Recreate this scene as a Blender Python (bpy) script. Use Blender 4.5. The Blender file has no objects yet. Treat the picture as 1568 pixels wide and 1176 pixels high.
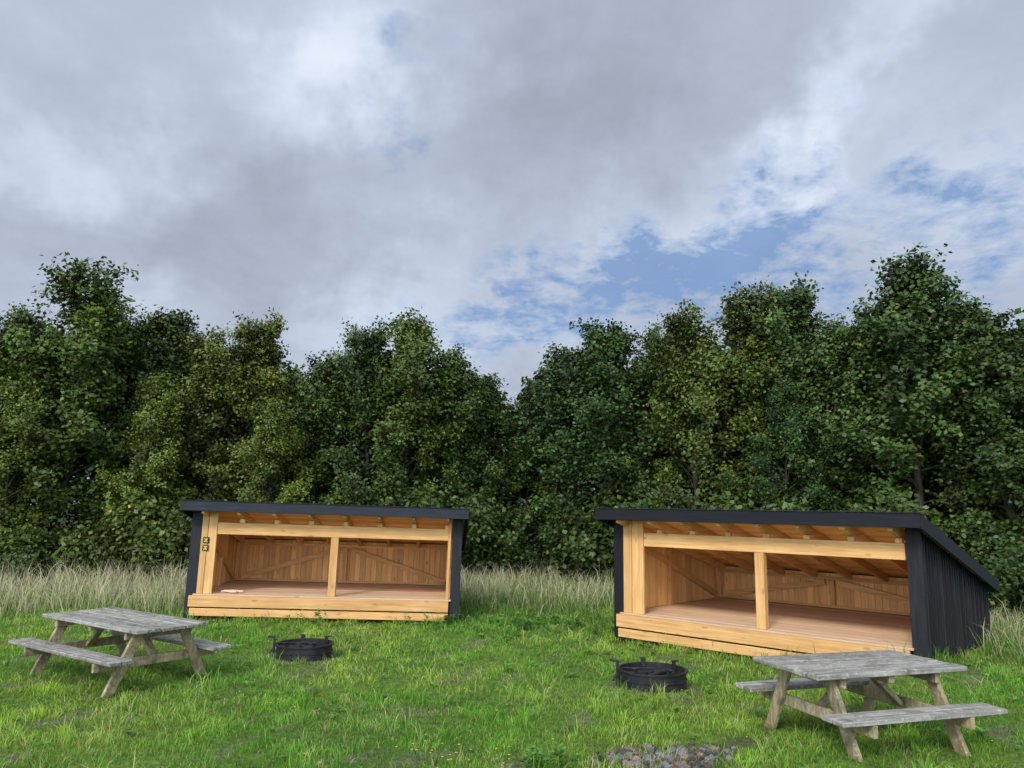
import bpy, math, random
import numpy as np
from mathutils import Matrix, Vector
random.seed(7); RNG=np.random.default_rng(11)
scn=bpy.context.scene
scn.view_settings.view_transform='Standard'; scn.view_settings.look='None'
scn.view_settings.exposure=0; scn.view_settings.gamma=1
COL=scn.collection

# ------------------------------------------------------------ node helper
class NT:
    def __init__(s,nt): s.nt=nt; s.n=nt.nodes; s.l=nt.links
    def node(s,t,**k):
        n=s.n.new(t)
        for a,b in k.items(): setattr(n,a,b)
        return n
    def set(s,sock,v):
        if isinstance(v,bpy.types.NodeSocket): s.l.new(v,sock)
        else: sock.default_value=v
    def math(s,op,a,b=None,c=None,clamp=False):
        n=s.node('ShaderNodeMath',operation=op,use_clamp=clamp)
        s.set(n.inputs[0],a)
        if b is not None: s.set(n.inputs[1],b)
        if c is not None: s.set(n.inputs[2],c)
        return n.outputs[0]
    def noise(s,vec,scale,detail=4,rough=.55,dist=0.0):
        n=s.node('ShaderNodeTexNoise'); s.set(n.inputs['Vector'],vec)
        n.inputs['Scale'].default_value=scale; n.inputs['Detail'].default_value=detail
        n.inputs['Roughness'].default_value=rough; n.inputs['Distortion'].default_value=dist
        return n.outputs['Fac']
    def ramp(s,fac,stops,interp='LINEAR'):
        n=s.node('ShaderNodeValToRGB'); s.set(n.inputs[0],fac); r=n.color_ramp; r.interpolation=interp
        while len(r.elements)<len(stops): r.elements.new(.5)
        for e,(p,c) in zip(r.elements,stops): e.position=p; e.color=(c[0],c[1],c[2],1)
        return n.outputs[0]
    def mix(s,f,a,b,mode='MIX'):
        n=s.node('ShaderNodeMix',data_type='RGBA',blend_type=mode)
        s.set(n.inputs[0],f)
        for k,v in ((6,a),(7,b)):
            if isinstance(v,tuple): v=(v[0],v[1],v[2],1)
            s.set(n.inputs[k],v)
        return n.outputs[2]
    def mapping(s,vec,scale=(1,1,1),rot=(0,0,0)):
        n=s.node('ShaderNodeMapping'); s.set(n.inputs['Vector'],vec)
        n.inputs['Scale'].default_value=scale; n.inputs['Rotation'].default_value=rot
        return n.outputs[0]
def newmat(name):
    m=bpy.data.materials.new(name); m.use_nodes=True; m.node_tree.nodes.clear()
    return m,NT(m.node_tree)
def finish(h,col,rough=.7,spec=.3,bump=None,bstr=.3,bdist=.01,translucent=0,metal=0):
    b=h.node('ShaderNodeBsdfPrincipled'); h.set(b.inputs['Base Color'],col if not isinstance(col,tuple) else (*col,1))
    h.set(b.inputs['Roughness'],rough); b.inputs['Specular IOR Level'].default_value=spec; b.inputs['Metallic'].default_value=metal
    if bump is not None:
        bn=h.node('ShaderNodeBump'); bn.inputs['Strength'].default_value=bstr; bn.inputs['Distance'].default_value=bdist
        h.set(bn.inputs['Height'],bump); h.l.new(bn.outputs[0],b.inputs['Normal'])
    o=h.node('ShaderNodeOutputMaterial'); out=b.outputs[0]
    if translucent:
        t=h.node('ShaderNodeBsdfTranslucent'); h.set(t.inputs[0],col)
        mx=h.node('ShaderNodeMixShader'); mx.inputs[0].default_value=translucent
        h.l.new(b.outputs[0],mx.inputs[1]); h.l.new(t.outputs[0],mx.inputs[2]); out=mx.outputs[0]
    h.l.new(out,o.inputs['Surface'])

def wood_mat(name,axis,c1,c2,c3,rough=.65,grey=False):
    m,h=newmat(name)
    tc=h.node('ShaderNodeTexCoord').outputs['Object']
    sc={'x':(1.2,28,28),'y':(28,1.2,28),'z':(28,28,1.2)}[axis]
    at=h.node('ShaderNodeAttribute',attribute_name='Col'); sep=h.node('ShaderNodeSeparateColor'); h.l.new(at.outputs['Color'],sep.inputs[0])
    vm=h.node('ShaderNodeVectorMath',operation='MULTIPLY_ADD'); h.l.new(at.outputs['Color'],vm.inputs[0]); vm.inputs[1].default_value=(17,23,31); h.l.new(tc,vm.inputs[2])
    g=h.noise(h.mapping(vm.outputs[0],sc),1.0,4,.6,.6)
    big=h.noise(vm.outputs[0],3.0,2,.5)
    ksc={'x':(3.0,9,9),'y':(9,3.0,9),'z':(9,9,3.0)}[axis]
    v=h.node('ShaderNodeTexVoronoi'); h.l.new(h.mapping(vm.outputs[0],ksc),v.inputs['Vector']); v.inputs['Scale'].default_value=.8
    knot=h.ramp(v.outputs['Distance'],[(0.0,(1,1,1)),(.10,(.6,.6,.6)),(.16,(0,0,0))])
    c=h.ramp(g,[(.28,c1),(.5,c2),(.72,c3)])
    tone=h.ramp(sep.outputs[0],[(0,(.76,.73,.70)),(1,(1.12,1.1,1.08))])
    c=h.mix(1.0,c,tone,'MULTIPLY')
    c=h.mix(h.math('MULTIPLY',h.ramp(big,[(.35,(0,0,0)),(.75,(1,1,1))]),.22),c,tuple(x*.6 for x in c1))
    c=h.mix(h.math('MULTIPLY',knot,.0 if grey else .6),c,tuple(x*.3 for x in c1))
    if grey:
        l=h.noise(vm.outputs[0],22,4,.7); c=h.mix(h.ramp(l,[(.54,(0,0,0)),(.64,(.7,.7,.7))]),c,(.42,.42,.37))
        l2=h.noise(vm.outputs[0],6,5,.7); c=h.mix(h.ramp(l2,[(.50,(0,0,0)),(.66,(.8,.8,.8))]),c,(.09,.09,.06))
    finish(h,c,rough,.25,g,.5,.006)
    return m
OR=((.55,.28,.095),(.72,.42,.16),(.82,.53,.24))
wood={a:wood_mat('larch_'+a,a,*OR) for a in 'xyz'}
woodi={a:wood_mat('larch_inner_'+a,a,(.68,.35,.115),(.85,.49,.185),(.92,.60,.27)) for a in 'xyz'}
floorw=wood_mat('floor_planks_wood','x',(.58,.38,.23),(.72,.50,.31),(.80,.59,.40))
GR=((.13,.125,.105),(.27,.26,.23),(.44,.43,.395))
greyx=wood_mat('weathered_wood_x','x',*GR,rough=.85,grey=True)
LG=((.20,.155,.075),(.32,.26,.14),(.44,.38,.23))
legm=wood_mat('weathered_leg_wood','z',*LG,rough=.85,grey=True)
def black_mat(name,base,axis='z'):
    m,h=newmat(name)
    tc=h.node('ShaderNodeTexCoord').outputs['Object']
    at=h.node('ShaderNodeAttribute',attribute_name='Col'); sep=h.node('ShaderNodeSeparateColor'); h.l.new(at.outputs['Color'],sep.inputs[0])
    g=h.noise(h.mapping(tc,{'z':(40,40,2.5),'x':(2.5,40,40)}[axis]),1,5,.65)
    c=h.ramp(g,[(.3,tuple(x*.6 for x in base)),(.7,tuple(x*1.6 for x in base))])
    c=h.mix(1.0,c,h.ramp(sep.outputs[0],[(0,(.55,.55,.55)),(1,(1.6,1.6,1.6))]),'MULTIPLY')
    finish(h,c,.62,.25,g,.5,.005); return m
blk=black_mat('black_stained_board',(.012,.0122,.0145)); blkx=black_mat('black_fascia',(.013,.015,.020),'x')
m,h=newmat('roofing_felt'); tc=h.node('ShaderNodeTexCoord').outputs['Object']
finish(h,h.ramp(h.noise(tc,60,4,.7),[(.3,(.03,.032,.036)),(.7,(.07,.073,.08))]),.8,.3); felt=m
m,h=newmat('plate_yellow'); finish(h,(.50,.42,.06),.5,.3); plym=m

# ------------------------------------------------------------ mesh batch
class Batch:
    def __init__(s): s.v=[]; s.f=[]; s.c=[]
    def hexa(s,vs):
        b=len(s.v); s.v+= [tuple(p) for p in vs]
        s.f+=[(b,b+3,b+2,b+1),(b+4,b+5,b+6,b+7),(b,b+1,b+5,b+4),(b+1,b+2,b+6,b+5),(b+2,b+3,b+7,b+6),(b+3,b,b+4,b+7)]
        r=(random.random(),random.random(),random.random(),1); s.c+=[r]*8
    def box(s,x0,x1,y0,y1,z0,z1,top=None,bot=None):
        T=(lambda y:z1) if top is None else top
        B=(lambda y:z0) if bot is None else bot
        s.hexa([(x0,y0,B(y0)),(x1,y0,B(y0)),(x1,y1,B(y1)),(x0,y1,B(y1)),(x0,y0,T(y0)),(x1,y0,T(y0)),(x1,y1,T(y1)),(x0,y1,T(y1))])
    def beam(s,p0,p1,w,hh,up=(0,0,1)):
        p0=Vector(p0);p1=Vector(p1);d=(p1-p0).normalized();u=Vector(up)
        sd=d.cross(u).normalized();u=sd.cross(d).normalized()
        a=sd*w/2;b=u*hh/2
        s.hexa([p0-a-b,p0+a-b,p1+a-b,p1-a-b,p0-a+b,p0+a+b,p1+a+b,p1-a+b])
    def make(s,name,mat,parent=None,bevel=.004):
        me=bpy.data.meshes.new(name); me.from_pydata(s.v,[],s.f); me.update()
        ca=me.color_attributes.new('Col','FLOAT_COLOR','POINT'); ca.data.foreach_set('color',np.array(s.c,dtype=np.float32).ravel())
        me.materials.append(mat); ob=bpy.data.objects.new(name,me); COL.objects.link(ob)
        if bevel:
            bm=ob.modifiers.new('b','BEVEL'); bm.width=bevel; bm.segments=1; bm.limit_method='ANGLE'
        if parent: ob.parent=parent
        return ob
def empty(name,mat):
    e=bpy.data.objects.new(name,None); COL.objects.link(e); e.empty_display_size=.3; e.matrix_world=mat; return e
def npmesh(name,verts,faces_list,cols,mats):
    me=bpy.data.meshes.new(name); me.vertices.add(len(verts)); me.vertices.foreach_set('co',verts.astype(np.float32).ravel())
    li=np.concatenate([f.ravel() for f in faces_list]).astype(np.int32)
    st=[];o=0
    for f in faces_list:
        st.append(o+np.arange(len(f))*f.shape[1]); o+=f.size
    st=np.concatenate(st).astype(np.int32)
    me.loops.add(len(li)); me.loops.foreach_set('vertex_index',li)
    me.polygons.add(len(st)); me.polygons.foreach_set('loop_start',st)
    me.update(calc_edges=True)
    ca=me.color_attributes.new('Col','FLOAT_COLOR','POINT')
    c4=np.ones((len(verts),4),np.float32); c4[:,:3]=cols; ca.data.foreach_set('color',c4.ravel())
    for m_ in mats: me.materials.append(m_)
    return me

# ------------------------------------------------------------ terrain
def g2(x,y,cx,cy,s): return np.exp(-((x-cx)**2+(y-cy)**2)/(2*s*s))
def gz(x,y):
    x=np.asarray(x,float);y=np.asarray(y,float)
    z=.24*g2(x,y,5.2,9.9,1.0)+.13*g2(x,y,7.3,12.0,1.1)+.07*g2(x,y,3.2,7.0,1.0)
    z=z+.018*np.sin(x*1.7+.6*y)+.014*np.sin(y*2.3-x*.9+1)+.008*np.sin(5.1*x+2)*np.sin(4.3*y)
    return z
def vnoise(x,y,s,seed=0):
    r=np.random.default_rng(seed); t=0
    for i in range(7):
        a=r.uniform(0,6.28);f=s*r.uniform(.5,2.2);p=r.uniform(0,6.28)
        t=t+np.sin((x*np.cos(a)+y*np.sin(a))*f+p+1.3*np.sin((x*np.sin(a)-y*np.cos(a))*f*.6+p*2))
    return np.clip(.5+t/7,0,1)
PITS=[(-2.90,11.40),(1.74,9.75)]
STONE=(1.32,7.0)
def dirt(x,y):
    d=0
    for cx,cy in PITS:
        r=np.hypot(x-cx,y-cy); d=np.maximum(d,np.clip((.62-r)/.22,0,1))
    r=np.hypot((x-STONE[0])/.66,(y-STONE[1])/.40); d=np.maximum(d,np.clip((1.12-r)/.3,0,1)*.85)
    n=vnoise(x,y,6,5); d=np.maximum(d,np.clip((n-.78)/.12,0,1)*.7)
    return d
ax=np.concatenate([-np.geomspace(900,14,16),np.arange(-13.8,14,.16),np.geomspace(14.2,900,16)])
ay=np.concatenate([-np.geomspace(900,2,16),np.arange(-1.5,26,.16),np.geomspace(26.2,1500,18)])
XX,YY=np.meshgrid(ax,ay); ZZ=gz(XX,YY)*np.exp(-np.maximum(0,np.hypot(XX,YY-10)-25)/20)
nx,ny=len(ax),len(ay); idx=np.arange(nx*ny).reshape(ny,nx)
F=np.stack([idx[:-1,:-1],idx[:-1,1:],idx[1:,1:],idx[1:,:-1]],-1).reshape(-1,4)
V=np.stack([XX,YY,ZZ],-1).reshape(-1,3)
D=dirt(V[:,0],V[:,1])[:,None]; n=vnoise(V[:,0],V[:,1],2,3)[:,None]
C=(1-n)*np.array([.060,.120,.018])+n*np.array([.100,.155,.026])
DC=np.where(np.hypot(V[:,0:1]-STONE[0],V[:,1:2]-STONE[1])<1.2,np.array([[.055,.048,.036]]),np.array([[.12,.10,.072]]))
C=C*(1-D)+DC*D
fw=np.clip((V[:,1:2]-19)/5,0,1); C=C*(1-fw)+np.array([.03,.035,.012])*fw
m,h=newmat('ground_soil'); at=h.node('ShaderNodeAttribute',attribute_name='Col')
tc=h.node('ShaderNodeTexCoord').outputs['Object']; nn=h.noise(tc,14,4,.7)
finish(h,h.mix(1,at.outputs['Color'],h.ramp(nn,[(.3,(.5,.5,.5)),(.7,(1.5,1.5,1.5))]),'MULTIPLY'),.95,.1,nn,.8,.03)
me=npmesh('ground',V,[F],C,[m]); COL.objects.link(bpy.data.objects.new('ground',me))

# ------------------------------------------------------------ shelters
def rect_in(x,y,s,pad=0):
    P,th,W,Dp=s; dx=x-P[0];dy=y-P[1]; c,sn=math.cos(th),math.sin(th)
    lx=dx*c-dy*sn; ly=dx*sn+dy*c
    return (lx>-pad)&(lx<W+pad)&(ly>-pad)&(ly<Dp+pad)
SH=[((-5.92,14.62),math.radians(-4.0),4.92,2.7),((1.80,13.25),math.radians(43),4.66,3.35)]
def shelter(k,zoff,tilt,panel,rpost,plates,s):
    P,th,W,Dp=SH[k]; ZT=2.10; OV=.36
    M=Matrix.Translation((P[0],P[1],zoff))@Matrix.Rotation(-th,4,'Z')@Matrix.Rotation(tilt,4,'Y')
    E=empty('wooden_shelter',M)
    zt=lambda y:ZT-s*(y+OV)
    zb=lambda y:zt(y)-.055
    zr=lambda y:zb(y)-.125
    SO=.14
    b=Batch(); b.box(-SO,W+SO,-OV,Dp+.22,0,0,top=lambda y:zt(y)+.004,bot=lambda y:zt(y)-.02); b.make('roof_felt',felt,E,0)
    b=Batch(); y=-OV+.03
    while y<Dp+.1:
        b.box(-SO+.03,W+SO-.03,y,y+.135,0,0,top=lambda q:zt(q)-.023,bot=zb); y+=.14
    b.make('ceiling_boards',woodi['x'],E,.003)
    b=Batch()
    b.box(-SO-.03,W+SO+.03,-OV-.035,-OV-.003,ZT-.15,ZT+.03)
    b.box(-SO-.03,W+SO+.03,Dp+.223,Dp+.25,0,0,top=lambda q:zt(Dp+.22)+.02,bot=lambda q:zt(Dp+.22)-.17)
    for x0 in (-SO-.035,W+SO+.003):
        b.box(x0,x0+.032,-OV+.0,Dp+.22,0,0,top=lambda q:zt(q)+.03,bot=lambda q:zt(q)-.16)
    b.box(-SO-.05,W+SO+.05,-OV-.05,-OV+.06,ZT+.032,ZT+.045)
    b.make('fascia',blkx,E)
    b=Batch(); nr=8
    for i in range(nr):
        x=.22+(W-.44)*i/(nr-1); b.box(x-.03,x+.03,-OV+.06,Dp-.06,0,0,top=lambda q:zb(q)-.002,bot=zr)
    b.make('rafters',wood['y'],E)
    b=Batch()
    for side in (0,1):
        y=.0
        while y<Dp-.02:
            w=min(.118,Dp-y); xa,xb=((0,.022) if side==0 else (W-.022,W))
            b.box(xa,xb,y+.002,y+w-.002,-.1,0,top=lambda q:zb(q)-.004); 
            xa,xb=((-.026,-.002) if side==0 else (W+.002,W+.026))
            b.box(xa,xb,y+.09,y+.14,-.1+random.uniform(0,.02),0,top=lambda q:zb(q)-.004)
            y+=.12
        xa=-.045 if side==0 else W-.12
        b.box(xa,xa+.185,-.034,-.003,-.1,0,top=lambda q:zb(q)-.006)
        if side==1: b.box(W+.003,W+.045,-.0,.10,-.1,0,top=lambda q:zb(q)-.006)
    x=0
    while x<W-.02:
        b.box(x+.002,x+.118,Dp+.002,Dp+.024,-.1,zb(Dp)-.01); b.box(x+.09,x+.145,Dp+.026,Dp+.045,-.1,zb(Dp)-.01); x+=.12
    b.make('black_cladding',blk,E,.003)
    FL=.45
    b=Batch()
    for xa in (.075,W-.095):
        y=.06
        while y<Dp-.12:
            b.box(xa,xa+.02,y,y+.113,FL,0,top=lambda q:zb(q)-.006); y+=.117
    x=.1
    while x<W-.12:
        b.box(x,x+.113,Dp-.05,Dp-.03,FL,zb(Dp)-.02); x+=.117
    b.make('inner_wall_boards',woodi['z'],E,.003)
    b=Batch()
    zt1=zr(Dp-.1)+.03
    b.box(.1,W-.1,Dp-.085,-.052+Dp,FL+.003,FL+.05)
    b.box(.1,W-.1,Dp-.085,-.052+Dp,zt1-.07,zt1-.004)
    b.make('wall_rails',wood['x'],E)
    b=Batch()
    for f_ in (.0,.5,1.0):
        x=.14+(W-.28)*f_; b.box(x-.04,x+.04,Dp-.125,Dp-.055,FL+.052,zt1-.072)
    for side,xx in ((0,.13),(1,W-.13)):
        b.box(xx-.03,xx+.03,1.4,1.47,FL+.002,zr(1.47))
    b.make('wall_studs',wood['z'],E)
    b=Batch(); q0=FL+.08;q1=zt1-.10;yy=Dp-.125
    b.beam((.25,yy,q0),(W/2-.12,yy,q1),.045,.10,(0,0,1)); b.beam((W-.25,yy,q0),(W/2+.12,yy,q1),.045,.10,(0,0,1))
    b.beam((.135,Dp-.25,q0),(.135,.35,1.60),.045,.10,(0,0,1)); b.beam((W-.135,Dp-.25,q0),(W-.135,.35,1.60),.045,.10,(0,0,1))
    b.make('diagonal_braces',wood['x'],E)
    b=Batch(); y=-.08
    while y<Dp-.15:
        b.box(.10,W-.10,y,y+.129,FL-.03,FL); y+=.132
    b.make('floor_boards',floorw,E)
    b=Batch()
    b.box(.03,W-.142,-.085,-.038,FL-.23,FL-.032)
    b.box(.06,W-.142,-.075,-.038,.06,.195)
    zl=1.53
    b.box(panel+.0,W-.145,.0,.075,zl,1.745)
    b.make('front_beams',wood['x'],E,.005)
    b=Batch()
    for i in range(nr):
        x=.22+(W-.44)*i/(nr-1)
        if x>panel+.05 and x<W-.2: b.box(x-.045,x+.045,.005,.07,1.747,zr(.0)-.022)
    p0=.142
    b.box(p0,p0+(panel-p0)*.42-.003,-.028,.03,FL,zb(0)-.01)
    b.box(p0+(panel-p0)*.42,panel-.003,-.018,.03,FL,zb(0)-.01)
    if rpost: b.box(W-.2,W-.143,-.02,.06,FL,zb(0)-.02)
    mx=(panel+W-.15)/2
    b.box(mx-.07,mx+.07,-.012,.10,FL+.001,zl-.002)
    b.make('front_posts',wood['z'],E,.005)
    b=Batch()
    for x in (.3,W*.35,W*.65,W-.3): b.box(x-.08,x+.08,.2,Dp-.2,-.1,FL-.035)
    b.make('floor_joists',wood['y'],E,0)
    if plates:
        b=Batch()
        b.box(.185,.295,-.042,-.030,1.36,1.47); b.box(.185,.295,-.042,-.030,1.22,1.33); b.make('number_plates',blk,E,.003)
        b=Batch()
        for z in (1.36,1.22):
            b.box(.205,.275,-.046,-.0425,z+.02,z+.04); b.box(.205,.275,-.046,-.0425,z+.068,z+.088); b.box(.225,.255,-.046,-.0425,z+.041,z+.067)
        b.make('plate_symbols',plym,E,0)
        b=Batch()
        for i in range(5):
            a=random.uniform(-.5,.5); b.beam((.55+.05*i,.12+.02*i,FL+.03+.012*(i%2)),(.55+.05*i+.2*math.cos(a),.12+.2*math.sin(a),FL+.035),.05,.04)
        b.make('firewood_sticks',floorw,E,.01)
shelter(0,.06,.020,.42,True,True,.225)
shelter(1,.0,.004,.53,False,False,.262)

# ------------------------------------------------------------ picnic tables
def picnic(cx,cy,rot,L,zg,so=0.,se=.05):
    M=Matrix.Translation((cx,cy,zg))@Matrix.Rotation(rot,4,'Z'); E=empty('picnic_table',M)
    Wt=.93;T=.72;S=.42
    b=Batch(); n=6; pw=Wt/n
    for i in range(n):
        e=random.uniform(-.015,.015); y=-Wt/2+i*pw
        b.box(-L/2+e,L/2+e,y+.006,y+pw-.006,T-.042+random.uniform(-.003,.003),T+random.uniform(-.005,.005))
    b.make('tabletop',greyx,E,.006)
    b=Batch()
    for sg in (-1,1):
        for j in range(2):
            y0=.49+j*.14; ya,yb=sorted((sg*(y0+.004),sg*(y0+.132)))
            b.box(-L/2-se+so,L/2+se+so,ya,yb,S-.042,S+random.uniform(-.003,.002))
    b.make('bench_seats',greyx,E,.006)
    b=Batch()
    for x in (-L/2+.26,L/2-.26):
        for sg in (-1,1):
            b.beam((x,sg*.27,T-.045),(x,sg*.64,-.08),.115,.045,(1,0,0))
    b.make('legs',legm,E,.005)
    b=Batch()
    for x in (-L/2+.26,L/2-.26):
        s=1 if x<0 else -1
        xa,xb=sorted((x+s*.025,x+s*.07))
        b.box(xa,xb,-.76,.76,S-.145,S-.044); b.box(xa,xb,-.42,.42,T-.135,T-.044)
        b.beam((x+s*.10,0,S-.10),(x+s*.48,0,T-.06),.09,.045)
    b.box(-.03,.03,-.42,.42,T-.11,T-.044)
    b.make('cross_beams',legm,E,.005)
picnic(-4.84,10.02,math.radians(-35),2.25,-.02,-.05,.10)
picnic(3.25,7.50,math.radians(17.4),1.63,.02,.04)

# ------------------------------------------------------------ fire pits
m,h=newmat('black_iron'); tc=h.node('ShaderNodeTexCoord').outputs['Object']; q=h.noise(tc,9,5,.7)
finish(h,h.ramp(q,[(.35,(.008,.008,.010)),(.6,(.018,.018,.020)),(.75,(.05,.032,.022))]),.5,.4,q,.2,.01); iron=m
m,h=newmat('ash'); tc=h.node('ShaderNodeTexCoord').outputs['Object']; q=h.noise(tc,20,5,.7)
finish(h,h.ramp(q,[(.35,(.03,.03,.03)),(.6,(.14,.135,.13)),(.75,(.30,.29,.28))]),.95,.1,q,.8,.03); ash=m
def lathe(prof,n=56):
    v=[];f=[]
    for i in range(n):
        a=2*math.pi*i/n
        for r,z in prof: v.append((r*math.cos(a),r*math.sin(a),z))
    k=len(prof)
    for i in range(n):
        for j in range(k):
            a=i*k+j;b=((i+1)%n)*k+j;c=((i+1)%n)*k+(j+1)%k;d=i*k+(j+1)%k; f.append((a,b,c,d))
    return v,f
def firepit(cx,cy,rot,R=.45,H=.25):
    M=Matrix.Translation((cx,cy,float(gz(cx,cy))))@Matrix.Rotation(rot,4,'Z'); E=empty('fire_pit_ring',M)
    v,f=lathe([(R,-.05),(R,H*.42),(R+.012,H*.45),(R+.012,H*.50),(R,H*.53),(R,H-.02),(R+.02,H-.018),(R+.02,H),(R-.012,H),(R-.012,-.05)])
    me=bpy.data.meshes.new('ring'); me.from_pydata(v,[],f); me.materials.append(iron); o=bpy.data.objects.new('iron_ring',me); COL.objects.link(o); o.parent=E
    vs=[(0,0,.09)];fs=[]
    for k in range(1,6):
        for i in range(30):
            a=2*math.pi*i/30; vs.append(((R-.014)*k/5*math.cos(a),(R-.014)*k/5*math.sin(a),.09-.008*k+random.uniform(-.015,.02)))
    for i in range(30): fs.append((0,1+i,1+(i+1)%30))
    for k in range(4):
        for i in range(30): fs.append((1+k*30+i,1+(k+1)*30+i,1+(k+1)*30+(i+1)%30,1+k*30+(i+1)%30))
    me=bpy.data.meshes.new('ash_bed'); me.from_pydata(vs,[],fs); me.materials.append(ash); o=bpy.data.objects.new('ash_bed',me); COL.objects.link(o); o.parent=E
    b=Batch()
    for a in (.5,1.6,3.9,5.0):
        c,s=math.cos(a),math.sin(a); b.beam((c*(R-.03),s*(R-.03),H-.05),(c*(R-.03),s*(R-.03),H+.05),.06,.014,(c,s,0)); b.beam((c*(R-.05),s*(R-.05),H+.05),(c*(R+.03),s*(R+.03),H+.05),.06,.014)
    b.beam((-R-.03,0,-.05),(-R-.03,0,H+.1),.032,.032,(1,0,0)); b.beam((-R-.03,0,H+.09),(-R-.12,.03,H+.1),.026,.026); b.beam((-R-.03,0,H*.8),(-R-.09,-.02,H*.35),.025,.025,(1,0,0))
    b.beam((-R+.02,0,H+.012),(R*.1,-.05,H+.012),.02,.015)
    b.make('bracket_and_arm',iron,E,.003)
    b=Batch()
    for i in range(5):
        a=random.uniform(0,3.1); l=random.uniform(.12,.24); x=random.uniform(-.12,.12);y=random.uniform(-.12,.12)
        b.beam((x-l*math.cos(a),y-l*math.sin(a),.10+.015*i),(x+l*math.cos(a),y+l*math.sin(a),.11+.015*i),.05,.045)
    b.make('charred_logs',iron,E,.012)
firepit(PITS[0][0],PITS[0][1],.3,.385,.19); firepit(PITS[1][0],PITS[1][1],.1,.40,.20)

# ------------------------------------------------------------ stones
def stones():
    V=[];Fq=[];C=[];o=0
    r=np.random.default_rng(5); n1,n2=7,4
    for i in range(270):
        a=r.uniform(0,6.28);q=math.sqrt(r.uniform(0,1))*r.uniform(.9,1.12)
        x=STONE[0]+.64*q*math.cos(a);y=STONE[1]+.38*q*math.sin(a); s=r.uniform(.010,.046)*(1.25-.5*min(q,1))
        th=np.linspace(0,2*np.pi,n1,endpoint=False); ph=np.linspace(-1.2,1.2,n2)
        P=np.array([[math.cos(p)*math.cos(t),math.cos(p)*math.sin(t),math.sin(p)] for p in ph for t in th])
        P*=1+r.uniform(-.25,.25,(len(P),1)); P*=np.array([1.2,r.uniform(.7,1.1),r.uniform(.6,.9)])*s
        ca,sa=math.cos(a*3),math.sin(a*3); P=P@np.array([[ca,sa,0],[-sa,ca,0],[0,0,1]])
        P+=np.array([x,y,float(gz(x,y))+s*.3])
        V.append(P)
        for j in range(n2-1):
            for k in range(n1): Fq.append((o+j*n1+k,o+j*n1+(k+1)%n1,o+(j+1)*n1+(k+1)%n1,o+(j+1)*n1+k))
        Fq.append(tuple(o+(n2-1)*n1+k for k in range(n1)))
        g=r.uniform(.045,.19); c=np.array([g,g*.95,g*.9]); 
        if r.random()<.3: c=np.array([g*1.4,g*.85,g*.68])
        C.append(np.repeat(c[None],len(P),0)); o+=len(P)
    me=bpy.data.meshes.new('stone_rubble'); me.from_pydata(np.concatenate(V).tolist(),[],Fq)
    ca=me.color_attributes.new('Col','FLOAT_COLOR','POINT'); c4=np.ones((o,4),np.float32); c4[:,:3]=np.concatenate(C); ca.data.foreach_set('color',c4.ravel())
    m,h=newmat('stone'); at=h.node('ShaderNodeAttribute',attribute_name='Col'); tc=h.node('ShaderNodeTexCoord').outputs['Object']; q=h.noise(tc,60,4,.7)
    finish(h,h.mix(1,at.outputs['Color'],h.ramp(q,[(.3,(.6,.6,.6)),(.7,(1.3,1.3,1.3))]),'MULTIPLY'),.85,.2,q,.5,.01)
    me.materials.append(m); COL.objects.link(bpy.data.objects.new('stone_rubble',me))
stones()

# ------------------------------------------------------------ grass
m,h=newmat('grass_blade'); at=h.node('ShaderNodeAttribute',attribute_name='Col'); finish(h,at.outputs['Color'],.6,.25,translucent=.3); gmat=m
def blades(name,x,y,ht,wd,lean,cb,ct):
    n=len(x); r=np.random.default_rng(n)
    a=r.uniform(0,2*np.pi,n); la=r.uniform(0,2*np.pi,n); z=gz(x,y)-.01
    dx=np.cos(a)*wd/2;dy=np.sin(a)*wd/2; lx=np.cos(la)*lean*ht; ly=np.sin(la)*lean*ht
    V=np.empty((n,5,3))
    V[:,0]=np.stack([x-dx,y-dy,z],-1); V[:,1]=np.stack([x+dx,y+dy,z],-1)
    mx=x+lx*.35;my=y+ly*.35;mz=z+ht*.58
    V[:,2]=np.stack([mx+dx*.8,my+dy*.8,mz],-1);V[:,3]=np.stack([mx-dx*.8,my-dy*.8,mz],-1)
    V[:,4]=np.stack([x+lx,y+ly,z+ht*(1-.25*lean)],-1)
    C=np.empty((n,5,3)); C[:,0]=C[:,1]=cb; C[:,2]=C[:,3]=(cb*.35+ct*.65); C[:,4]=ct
    i=np.arange(n)[:,None]*5
    me=npmesh(name,V.reshape(-1,3),[i+np.array([[0,1,2,3]]),i+np.array([[3,2,4]])],C.reshape(-1,3),[gmat])
    ob=bpy.data.objects.new(name,me); COL.objects.link(ob); return ob
def scatter(n,x0,x1,y0,y1,wedge=True,seed=1):
    r=np.random.default_rng(seed); x=r.uniform(x0,x1,n); y=r.uniform(y0,y1,n)
    if wedge: k=np.abs(x)<.80*y+1.5; x,y=x[k],y[k]
    k=np.ones(len(x),bool)
    for s in SH: k&=~rect_in(x,y,s,-.02)
    for cx,cy in PITS: k&=np.hypot(x-cx,y-cy)>.41
    d=dirt(x,y); k&=r.random(len(x))>d*.8
    return x[k],y[k]
def tallmask(x,y):
    lim=16.3+.5*np.sin(x*.9)+.4*np.sin(x*2.3+1)
    lim=np.where(x<-6,14.6+.3*np.sin(x*2),lim); lim=np.where(x>6.8,8.9+.3*np.sin(x*3),lim)
    lim=np.where((x>-1)&(x<1.8),15.2+.4*np.sin(x*3),lim)
    return np.clip((y-lim)/1.0,0,1)
xs=[];ys=[]
for (n,a,b,c,d,sd) in ((180000,-8.5,8.5,4.2,9.2,1),(230000,-14,14,9.0,17.5,2)):
    x,y=scatter(n,a,b,c,d,True,sd); xs.append(x);ys.append(y)
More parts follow.
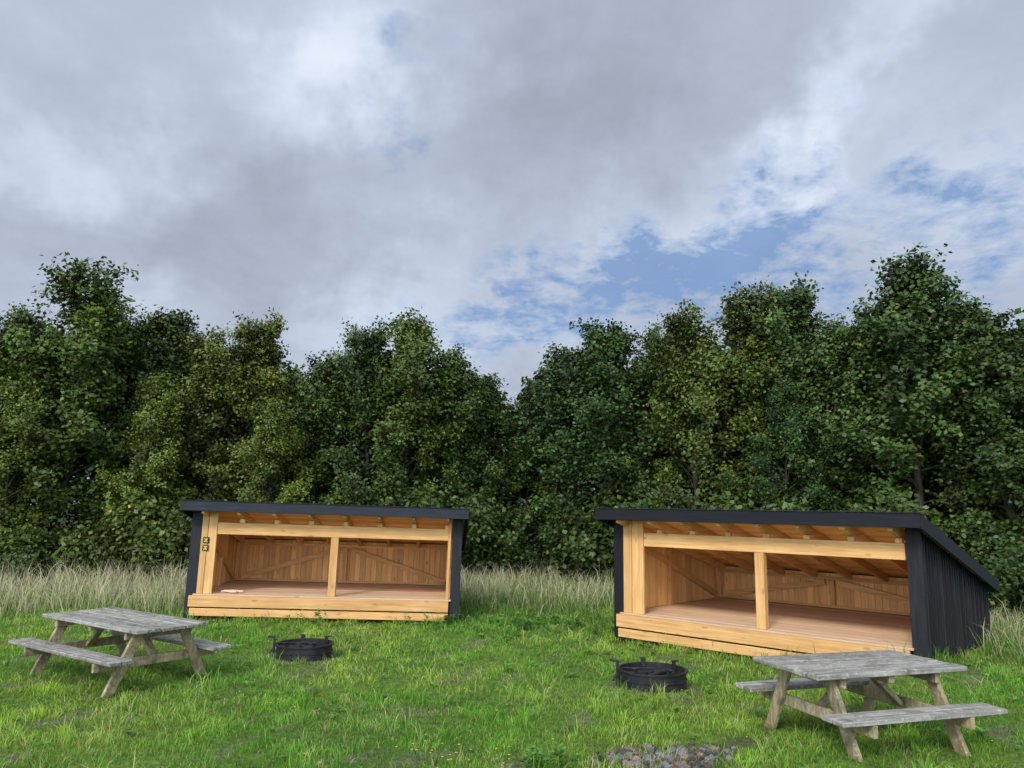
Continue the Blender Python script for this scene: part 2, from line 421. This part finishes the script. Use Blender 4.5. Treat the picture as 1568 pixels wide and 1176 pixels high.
x=np.concatenate(xs);y=np.concatenate(ys); tm=tallmask(x,y); k=RNG.random(len(x))>tm*.6; x=x[k];y=y[k];tm=tm[k]
n=len(x); p1=vnoise(x,y,1.1,21);p2=vnoise(x,y,5,22);p3=vnoise(x,y,12,23)
ht=RNG.uniform(.03,.075,n)*(.5+1.0*p2)*(1+1.8*np.clip((p3-.6)*4,0,1)*(RNG.random(n)<.5))
for s in SH: ht=np.where(rect_in(x,y,s,.25),ht*1.7,ht)
wd=RNG.uniform(.004,.008,n)*(1+np.clip(y-7,0,9)*.10)
rr=RNG.random(n)[:,None]
A=np.array([.135,.330,.026]);B=np.array([.290,.440,.048]);Cc=np.array([.42,.39,.16]);Dk=np.array([.075,.20,.022])
q1=np.clip((p1-.2)/.6,0,1)[:,None]
ct=A*(1-q1)+B*q1; dr=.07+.22*vnoise(x,y,2.6,44)[:,None]**2; ct=np.where(rr<dr,Cc,ct); ct=np.where((rr>dr)&(rr<dr+.14),Dk,ct); ct=ct*(.60+.8*p2[:,None])*RNG.uniform(.8,1.2,(n,1))
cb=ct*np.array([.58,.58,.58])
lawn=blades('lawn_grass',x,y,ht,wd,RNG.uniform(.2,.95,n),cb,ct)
r=np.random.default_rng(9); n=190000; x=r.uniform(-24,17,n);y=r.uniform(8.5,27,n)
k=(np.abs(x)<.8*y+2)&(r.random(n)<tallmask(x,y)*np.clip(1.25-(y-15)*.05,.35,1))
for s in SH: k&=~rect_in(x,y,s,.02)
x=x[k];y=y[k];n=len(x); p1=vnoise(x,y,1.0,31);p2=vnoise(x,y,3.5,32)
left=np.clip((-5-x)/2,0,1)
dry=np.clip(.22+.52*left+.7*(p1-.4)+.3*np.clip((y-17.0)/2,0,1)-.35*(1-np.clip((y-15)/2,0,1)),0,.90)
dry=np.where(x>6,.30,dry)
hh=r.uniform(.12,.66,n)*(.35+1.05*p2)*np.clip(.35+tallmask(x,y),0,1)*(1+.15*left); hh=np.where(x>6,hh*.85,hh)
isd=r.random(n)<dry
ct=np.where(isd[:,None],np.array([.60,.53,.34])*r.uniform(.6,1.15,(n,1)),np.array([.16,.27,.05])*r.uniform(.6,1.3,(n,1)))
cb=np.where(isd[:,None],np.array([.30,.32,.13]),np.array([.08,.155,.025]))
hh=np.where(isd,hh*1.15,hh*.75)
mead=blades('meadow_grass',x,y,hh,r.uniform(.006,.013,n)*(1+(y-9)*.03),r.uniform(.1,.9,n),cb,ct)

def weeds():
    r=np.random.default_rng(4)
    V=[];F=[];C=[];o=0
    spots=[(r.uniform(-7,7),r.uniform(5.3,14)) for _ in range(480)]
    for k,s in enumerate(SH):
        P,th,W,Dp=s
        for _ in range(26):
            t=r.uniform(0,W); dd=r.uniform(.12,.45); spots.append((P[0]+t*math.cos(th)-dd*math.sin(th),P[1]-t*math.sin(th)-dd*math.cos(th)))
    for _ in range(60): spots.append((r.normal(0.1,.9),r.normal(14.3,.5),1))
    for _ in range(8): spots.append((-3.6+r.normal(0,.3),13.9+r.normal(0,.12),2))
    for _ in range(26): spots.append((.35+r.normal(0,.16),6.75+r.normal(0,.14),1))
    for sp in spots:
        x,y=sp[0],sp[1]; big=len(sp)>2 and sp[2] or 0
        if dirt(np.array(x),np.array(y))>.3: continue
        if any(rect_in(np.array(x),np.array(y),s,.05) for s in SH): continue
        n=int(r.integers(5,11))*(1+2*(big>0)); z0=float(gz(x,y)); sc=r.uniform(.035,.08) if not big else r.uniform(.05,.10)
        if y<7.5: sc*=.7
        base=np.array([.095,.22,.035])*r.uniform(.7,1.5)
        for i in range(n):
            a=r.uniform(0,6.28);e=r.uniform(.1,.7); up=r.uniform(0,.16*big) if big else .03
            c=np.array([x,y,z0+up]); d=np.array([math.cos(a)*math.cos(e),math.sin(a)*math.cos(e),math.sin(e)]); w=np.array([-math.sin(a),math.cos(a),0])
            V+= [c,c+d*sc*.55+w*sc*.28,c+d*sc*1.15-np.array([0,0,sc*.15]),c+d*sc*.55-w*sc*.28]; F.append((o,o+1,o+2,o+3)); o+=4; C+=[base*.7,base,base*1.2,base]
    V=np.array(V);C=np.array(C)
    me=npmesh('broadleaf_weeds',V,[np.array(F)],C,[gmat]); COL.objects.link(bpy.data.objects.new('broadleaf_weeds',me))
    V=[];F=[];C=[];o=0
    for i in range(60):
        x=r.uniform(-3,4.5);y=r.uniform(5.4,9.5); 
        if i<24: x=-.45+r.normal(0,.35); y=6.9+r.normal(0,.25)
        z=float(gz(x,y))+r.uniform(.07,.11)
        c=np.array([x,y,z]); R_=r.uniform(.008,.014)
        V.append(c+[0,0,.004]);C.append([.75,.5,.02])
        for k in range(8):
            a=k*math.pi/4; V.append(c+[R_*math.cos(a),R_*math.sin(a),0]);C.append([.8,.6,.03])
        for k in range(0,8,2): F.append((o,o+1+k,o+1+(k+1)%8,o+1+(k+2)%8))
        o+=9
    me=npmesh('yellow_wildflowers',np.array(V),[np.array(F)],np.array(C),[gmat]); COL.objects.link(bpy.data.objects.new('yellow_wildflowers',me))
weeds()

# ------------------------------------------------------------ trees
m,h=newmat('bark'); tc=h.node('ShaderNodeTexCoord').outputs['Object']; q=h.noise(h.mapping(tc,(12,12,3)),1,3,.7)
finish(h,h.ramp(q,[(.3,(.022,.019,.013)),(.7,(.085,.076,.058))]),.9,.1); bark=m
m,h=newmat('leaf'); at=h.node('ShaderNodeAttribute',attribute_name='Col'); oi=h.node('ShaderNodeObjectInfo')
tint=h.ramp(oi.outputs['Random'],[(0,(.80,.90,.90)),(.35,(1,1,1)),(.65,(1.10,1.05,.88)),(1,(1.28,1.12,.85))])
c=h.mix(1,at.outputs['Color'],tint,'MULTIPLY')
c=h.mix(1,c,oi.outputs['Color'],'MULTIPLY')
finish(h,c,.5,.30); leafm=m
def tube(V,F,pts,rad,k=5):
    o=sum(len(a) for a in V); P=[]
    for i,(p,r_) in enumerate(zip(pts,rad)):
        d=pts[min(i+1,len(pts)-1)]-pts[max(i-1,0)]; d=d/np.linalg.norm(d); u=np.cross(d,[.3,1,.1]);u/=np.linalg.norm(u);w=np.cross(d,u)
        for j in range(k):
            a=2*math.pi*j/k; P.append(p+(u*math.cos(a)+w*math.sin(a))*r_)
    V.append(np.array(P))
    for i in range(len(pts)-1):
        for j in range(k): F.append((o+i*k+j,o+i*k+(j+1)%k,o+(i+1)*k+(j+1)%k,o+(i+1)*k+j))
def make_tree(seed,H,R,nl=52,base_t=.05,lsz=.115,per=19,bush=False,subs=3.2):
    r=np.random.default_rng(seed); BV=[];BF=[]
    tt=np.linspace(0,1,9); wander=np.cumsum(r.normal(0,.08,(9,2)),0); wander-=wander[0]
    tp=np.stack([wander[:,0],wander[:,1],tt*H*.92],-1)
    if not bush: tube(BV,BF,tp,(.095*(1-tt)+.012)*H/8,7)
    def trunk(t): return np.array([np.interp(t,tt,tp[:,0]),np.interp(t,tt,tp[:,1]),np.interp(t,tt,tp[:,2])])
    clumps=[];az=r.uniform(0,6.28); lob=r.uniform(0,6.28,4)
    def env(t,a):
        e=.78+.22*(t/.35) if t<.35 else max(.22,1-((t-.35)/.68)**1.9*.82)
        return e*(1+.20*math.sin(2*a+lob[0]+5*t)+.16*math.sin(3*a+lob[1]-9*t))
    for i in range(nl):
        t=base_t+(.95-base_t)*(i+r.uniform(0,1))/nl; az+=2.4+r.normal(0,.35)
        s=trunk(t) if not bush else np.array([0,0,.05])+r.normal(0,.1,3)*[1,1,0]
        L=R*env(t,az)*r.uniform(.62,1.18)
        el=math.radians(8+50*t+r.normal(0,9)) if not bush else math.radians(r.uniform(15,85))
        if bush: L=H*r.uniform(.6,1.0)
        d=np.array([math.cos(az)*math.cos(el),math.sin(az)*math.cos(el),math.sin(el)])
        k=6; pts=[s]; cur=d.copy()
        for j in range(k-1):
            cur=cur+np.array([0,0,.12 if t>.3 else .04])+r.normal(0,.09,3); cur/=np.linalg.norm(cur); pts.append(pts[-1]+cur*L/(k-1))
        pts=np.array(pts); tube(BV,BF,pts,np.linspace(.026,.005,k)*(L/1.5),4)
        ns=int(4+L*subs); lb=r.uniform(.55,1.35)
        for j in range(ns):
            q=r.uniform(.18,1.0)**.70; f=q*(k-1); a=int(min(f,k-2)); p=pts[a]+(pts[a+1]-pts[a])*(f-a)
            sd=cur*.6+np.array([0,0,.30])+r.normal(0,.6,3); sd/=np.linalg.norm(sd); sl=r.uniform(.25,.62)*(1.15-.35*q)
            e=p+sd*sl
            tube(BV,BF,np.array([p,e]),[.009,.004],3)
            cbv=lb*r.uniform(.7,1.3)
            for u in (.35,.72,1.05): clumps.append((*(p+sd*sl*u),cbv*r.uniform(.88,1.12),r.uniform(.10,.17)))
    for i in range(11 if not bush else 3):
        a=r.uniform(0,6.28); q=r.uniform(0,.9)*(R*.5); s=trunk(.84-.1*q)if not bush else np.array([0,0,H*.5]); s=s+np.array([math.cos(a)*q,math.sin(a)*q,-.15*q])
        l=r.uniform(.08,.18)*H*(1 if i else 1.1)*(1-.25*q); e=s+np.array([math.cos(a)*.25,math.sin(a)*.25,1])*l
        tube(BV,BF,np.array([s,e]),[.014,.005],3)
        for u in np.linspace(.1,1,7): clumps.append((*(s+(e-s)*u),r.uniform(.8,1.3),.15*(1.25-.85*u)))
    cl=np.array(clumps); n=len(cl)*per; ci=np.repeat(np.arange(len(cl)),per)
    P=cl[ci,:3]+np.clip(r.normal(0,1,(n,3)),-1.7,1.7)*cl[ci,4:5]*np.array([1,1,.8])
    keep=P[:,2]>.05; P=P[keep];ci=ci[keep];n=len(P)
    N=r.normal(0,1,(n,3))*.6+np.array([0,0,.75]); rad=P*[1,1,0]; rad/=np.linalg.norm(rad,axis=1,keepdims=True)+1e-6; N+=rad*.5
    N/=np.linalg.norm(N,axis=1,keepdims=True)
    T=np.cross(N,r.normal(0,1,(n,3)));T/=np.linalg.norm(T,axis=1,keepdims=True);Bn=np.cross(N,T)
    l=(lsz*r.uniform(.65,1.2,n))[:,None];w=l*.36
    LV=np.stack([P-T*l*.5,P+Bn*w-T*l*.05,P+T*l*.5-N*l*.1,P-Bn*w-T*l*.05],1).reshape(-1,3)
    i4=np.arange(n)[:,None]*4+np.array([[0,1,2,3]])
    hue=r.random(n)[:,None]; base=np.array([.034,.070,.013])*(1-hue)+np.array([.070,.102,.018])*hue
    base=base*cl[ci,3:4]*r.uniform(.8,1.2,(n,1)); yl=r.random(n)<.003; base[yl]=[.26,.22,.05]
    LC=np.repeat(base,4,0)
    fm=npmesh('foliage_mesh_%d'%seed,LV,[i4],LC,[leafm])
    BVv=np.concatenate(BV); bm_=npmesh('trunk_mesh_%d'%seed,BVv,[np.array(BF)],np.full((len(BVv),3),.1),[bark])
    return fm,bm_
VAR=[make_tree(100+i,8.0,R_,nl) for i,(R_,nl) in enumerate(((2.2,52),(1.9,48),(2.5,56),(1.7,46),(2.1,50)))]
FAR=[make_tree(200+i,8.0,2.4,34,base_t=.25,lsz=.24,per=7,subs=2) for i in range(2)]
BUSH=[make_tree(300+i,1.7,1.2,26,lsz=.11,per=16,bush=True) for i in range(2)]
def place(name,var,x,y,H,H0,rot,sx=1.,col=(1,1,1)):
    fm,bm_=var; s=H/H0
    t=bpy.data.objects.new(name,bm_.copy()); COL.objects.link(t); t.location=(x,y,float(gz(x,y))-.05 if y<26 else -.05); t.rotation_euler=(0,0,rot)
    t.scale=(s*sx,s*sx,s)
    f=bpy.data.objects.new('foliage',fm.copy()); COL.objects.link(f); f.parent=t; f.color=(*col,1)
YG=(1.55,1.35,.95); MG=(1.12,1.08,.95); DG=(.80,.86,.88); OL=(1.38,1.12,.95)
T=[(-17.5,20.5,8.0,MG),(-15.5,21,8.3,YG),(-14.5,22,8.2,MG),(-12.7,22,9.5,YG),(-12.0,24,8.4,MG),(-11.1,24.5,9.0,DG),(-9.3,24,7.9,OL),(-8.3,24.5,8.4,OL),
(-7.9,27,7.0,MG),(-5.95,23.6,7.5,DG),(-4.7,24,8.1,DG),(-3.6,24,8.6,MG),(-2.05,25,8.0,DG),(-1.0,26,7.1,DG),(-.1,29.5,6.4,DG),(.8,26.5,7.0,DG),
(1.75,25,7.9,DG),(3.1,23.3,8.4,DG),(4.5,23.5,7.9,MG),(5.4,22,8.4,OL),(6.6,22,8.9,OL),(8.0,22,9.0,MG),(8.8,21,7.7,DG),(9.5,20,8.4,MG),(9.9,19,9.2,DG),
(10.9,19,7.9,OL),(11.3,17.6,7.5,DG),(12.1,16.6,7.6,DG),(13.2,16.2,7.6,MG),(14.8,15,7.6,MG),
(-10.3,22.0,6.2,YG),(-7.0,22.6,5.4,YG),(7.3,20.3,5.6,DG),(-13.6,20.6,5.8,YG)]
rr=random.Random(3)
for i,(x,y,H,c) in enumerate(T):
    place('deciduous_tree',VAR[(i*3+i//5)%5],x,y,H,8.25,rr.uniform(0,6.28),rr.uniform(.92,1.12),c)
for row,(dy,sc) in enumerate(((3.2,.86),(6.5,.82))):
    for i,(x,y,H,c) in enumerate(T[:30]):
        if i in (14,): continue
        f=(y+dy)/y; place('deciduous_tree',FAR[(i+row)%2],x*f+rr.uniform(-.5,.5),y+dy+rr.uniform(-.5,.5),min(H,8.3)*sc*f*.98,8.25,rr.uniform(0,6.28),1.15,DG)
for i in range(26):
    t=i/25; x=-17+t*30+rr.uniform(-.4,.4); y=float(np.interp(x,[-18,-12,-6,0,4,8,10,14],[18.9,20.5,22.4,24.2,21.8,19.6,17.3,13.6]))+rr.uniform(-.3,.3)
    if abs(x-1.6)<1.3: continue
    place('bush',BUSH[i%2],x,y,rr.uniform(1.3,2.6),1.7,rr.uniform(0,6.28),1.0,MG if x<-5 else (.65,.72,.72))

# ------------------------------------------------------------ sky
W=bpy.data.worlds.new('World'); scn.world=W; W.use_nodes=True; W.node_tree.nodes.clear(); h=NT(W.node_tree)
d=h.node('ShaderNodeTexCoord').outputs['Generated']; sp=h.node('ShaderNodeSeparateXYZ'); h.l.new(d,sp.inputs[0]); X,Y,Z=sp.outputs
nz=h.node('ShaderNodeTexNoise'); h.l.new(d,nz.inputs['Vector']); nz.inputs['Scale'].default_value=4; nz.inputs['Detail'].default_value=5; nz.inputs['Roughness'].default_value=.66
ns=h.node('ShaderNodeSeparateColor'); h.l.new(nz.outputs['Color'],ns.inputs[0])
az=h.math('MULTIPLY',h.math('ARCTAN2',X,Y),57.2958); el=h.math('MULTIPLY',h.math('ARCSINE',Z),57.2958)
azw=h.math('ADD',az,h.math('MULTIPLY_ADD',ns.outputs[0],28,-14)); elw=h.math('ADD',el,h.math('MULTIPLY_ADD',ns.outputs[1],18,-9))
def blob(a0,e0,sa,se,rot=0):
    c,s=math.cos(math.radians(rot)),math.sin(math.radians(rot))
    da=h.math('SUBTRACT',azw,a0);de=h.math('SUBTRACT',elw,e0)
    p=h.math('MULTIPLY_ADD',da,c/sa,h.math('MULTIPLY',de,s/sa)); q=h.math('MULTIPLY_ADD',de,c/se,h.math('MULTIPLY',da,-s/se))
    e=h.math('MULTIPLY_ADD',p,p,h.math('MULTIPLY',q,q)); return h.math('EXPONENT',h.math('MULTIPLY',e,-1))
zz=h.math('ADD',h.math('MAXIMUM',Z,0),.22)
cb=h.node('ShaderNodeCombineXYZ'); h.l.new(h.math('DIVIDE',X,zz),cb.inputs[0]); h.l.new(h.math('DIVIDE',Y,zz),cb.inputs[1])
P=cb.outputs[0]; Pr=h.mapping(P,(1.0,.75,1),(0,0,math.radians(35)))
n1=h.noise(Pr,1.1,3,.5,0); n2=h.noise(Pr,3.6,6,.60,.3); n3=h.noise(P,9,5,.66,.2)
br=h.math('MULTIPLY_ADD',n1,.45,.53-.225); br=h.math('ADD',br,h.math('MULTIPLY_ADD',n2,.34,-.17)); br=h.math('ADD',br,h.math('MULTIPLY_ADD',n3,.13,-.065))
for (a,b_,c_,e_,rt,am) in ((-12,31,9,4.5,35,.34),(-33,22.5,8,3,0,.26),(25,27,9,2.6,42,.32),(13,21,11,4,15,.24),(-4,19,7,4,20,.20),(-4,12.5,14,4,0,.26),(32,20,8,7,0,.2),
    (-22,21,13,4,15,-.20),(5,29,9,6,40,-.16),(-14,16.5,10,3,15,-.12),(-27,14,6,2.5,0,.16)):
    br=h.math('ADD',br,h.math('MULTIPLY',blob(a,b_,c_,e_,rt),am))
cloud=h.ramp(br,[(.12,(.265,.292,.360)),(.38,(.345,.388,.480)),(.60,(.460,.520,.640)),(.82,(.61,.69,.83)),(1,(.78,.84,.94))])
bm=0
for (a,b_,c_,e_,rt,am) in ((15,18.5,11,4,8,.95),(7,16,7,3.5,20,.65),(-5.7,34,2.5,2.5,0,.35),(35,20,6,3,0,.6),(21,22.5,8,2,42,.5),(-8.5,26,1.5,4,20,.35),(-1,13,6,2.5,0,.5),(28,15,8,3,0,.45)):
    bm=h.math('ADD',h.math('MULTIPLY',blob(a,b_,c_,e_,rt),am),bm)
nsum=h.math('ADD',h.math('MULTIPLY_ADD',n2,1.2,-.6),h.math('MULTIPLY_ADD',n3,3.6,-1.8))
bl=h.math('MULTIPLY_ADD',nsum,h.math('MULTIPLY_ADD',bm,1.6,.12,clamp=True),bm)
mask=h.ramp(bl,[(.12,(0,0,0)),(.6,(.40,.40,.40)),(1.0,(.80,.80,.80))])
sky=h.node('ShaderNodeTexSky',sky_type='NISHITA'); sky.sun_disc=False; sky.sun_elevation=math.radians(36); sky.sun_rotation=math.radians(205)
skyc=h.mix(1,sky.outputs[0],(.55,.62,.78),'MULTIPLY')
cl10=h.mix(1,cloud,(10,10,10),'MULTIPLY')
col=h.mix(mask,cl10,h.mix(.6,skyc,(1.8,3.5,6.6)))
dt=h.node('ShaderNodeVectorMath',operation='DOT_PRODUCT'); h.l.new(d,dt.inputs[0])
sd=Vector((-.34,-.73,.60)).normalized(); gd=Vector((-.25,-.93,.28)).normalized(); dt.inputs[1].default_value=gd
gl=h.math('MULTIPLY_ADD',h.math('MAXIMUM',h.math('ADD',dt.outputs['Value'],-.05),0),4.6,1.06)  # added brightening of the unseen sky behind the camera, lights shelter interiors and trees
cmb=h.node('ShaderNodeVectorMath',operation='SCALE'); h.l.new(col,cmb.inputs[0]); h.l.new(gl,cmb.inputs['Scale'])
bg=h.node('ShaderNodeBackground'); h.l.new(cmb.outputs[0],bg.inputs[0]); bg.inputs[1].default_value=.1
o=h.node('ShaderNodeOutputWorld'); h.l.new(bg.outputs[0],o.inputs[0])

L=bpy.data.lights.new('sun','SUN'); L.energy=2.4; L.angle=math.radians(12); L.color=(1,.94,.84)
lo=bpy.data.objects.new('sun',L); COL.objects.link(lo); lo.rotation_euler=(-sd).to_track_quat('-Z','Y').to_euler()

cam=bpy.data.cameras.new('camera'); cam.sensor_width=36; cam.lens=27.07; cam.clip_end=5000; cam.clip_start=.05
co=bpy.data.objects.new('camera',cam); COL.objects.link(co)
co.matrix_world=Matrix.Translation((0,0,2.1))@Matrix.Rotation(math.radians(90+9.25),4,'X')@Matrix.Rotation(.012,4,'Z')
scn.camera=co
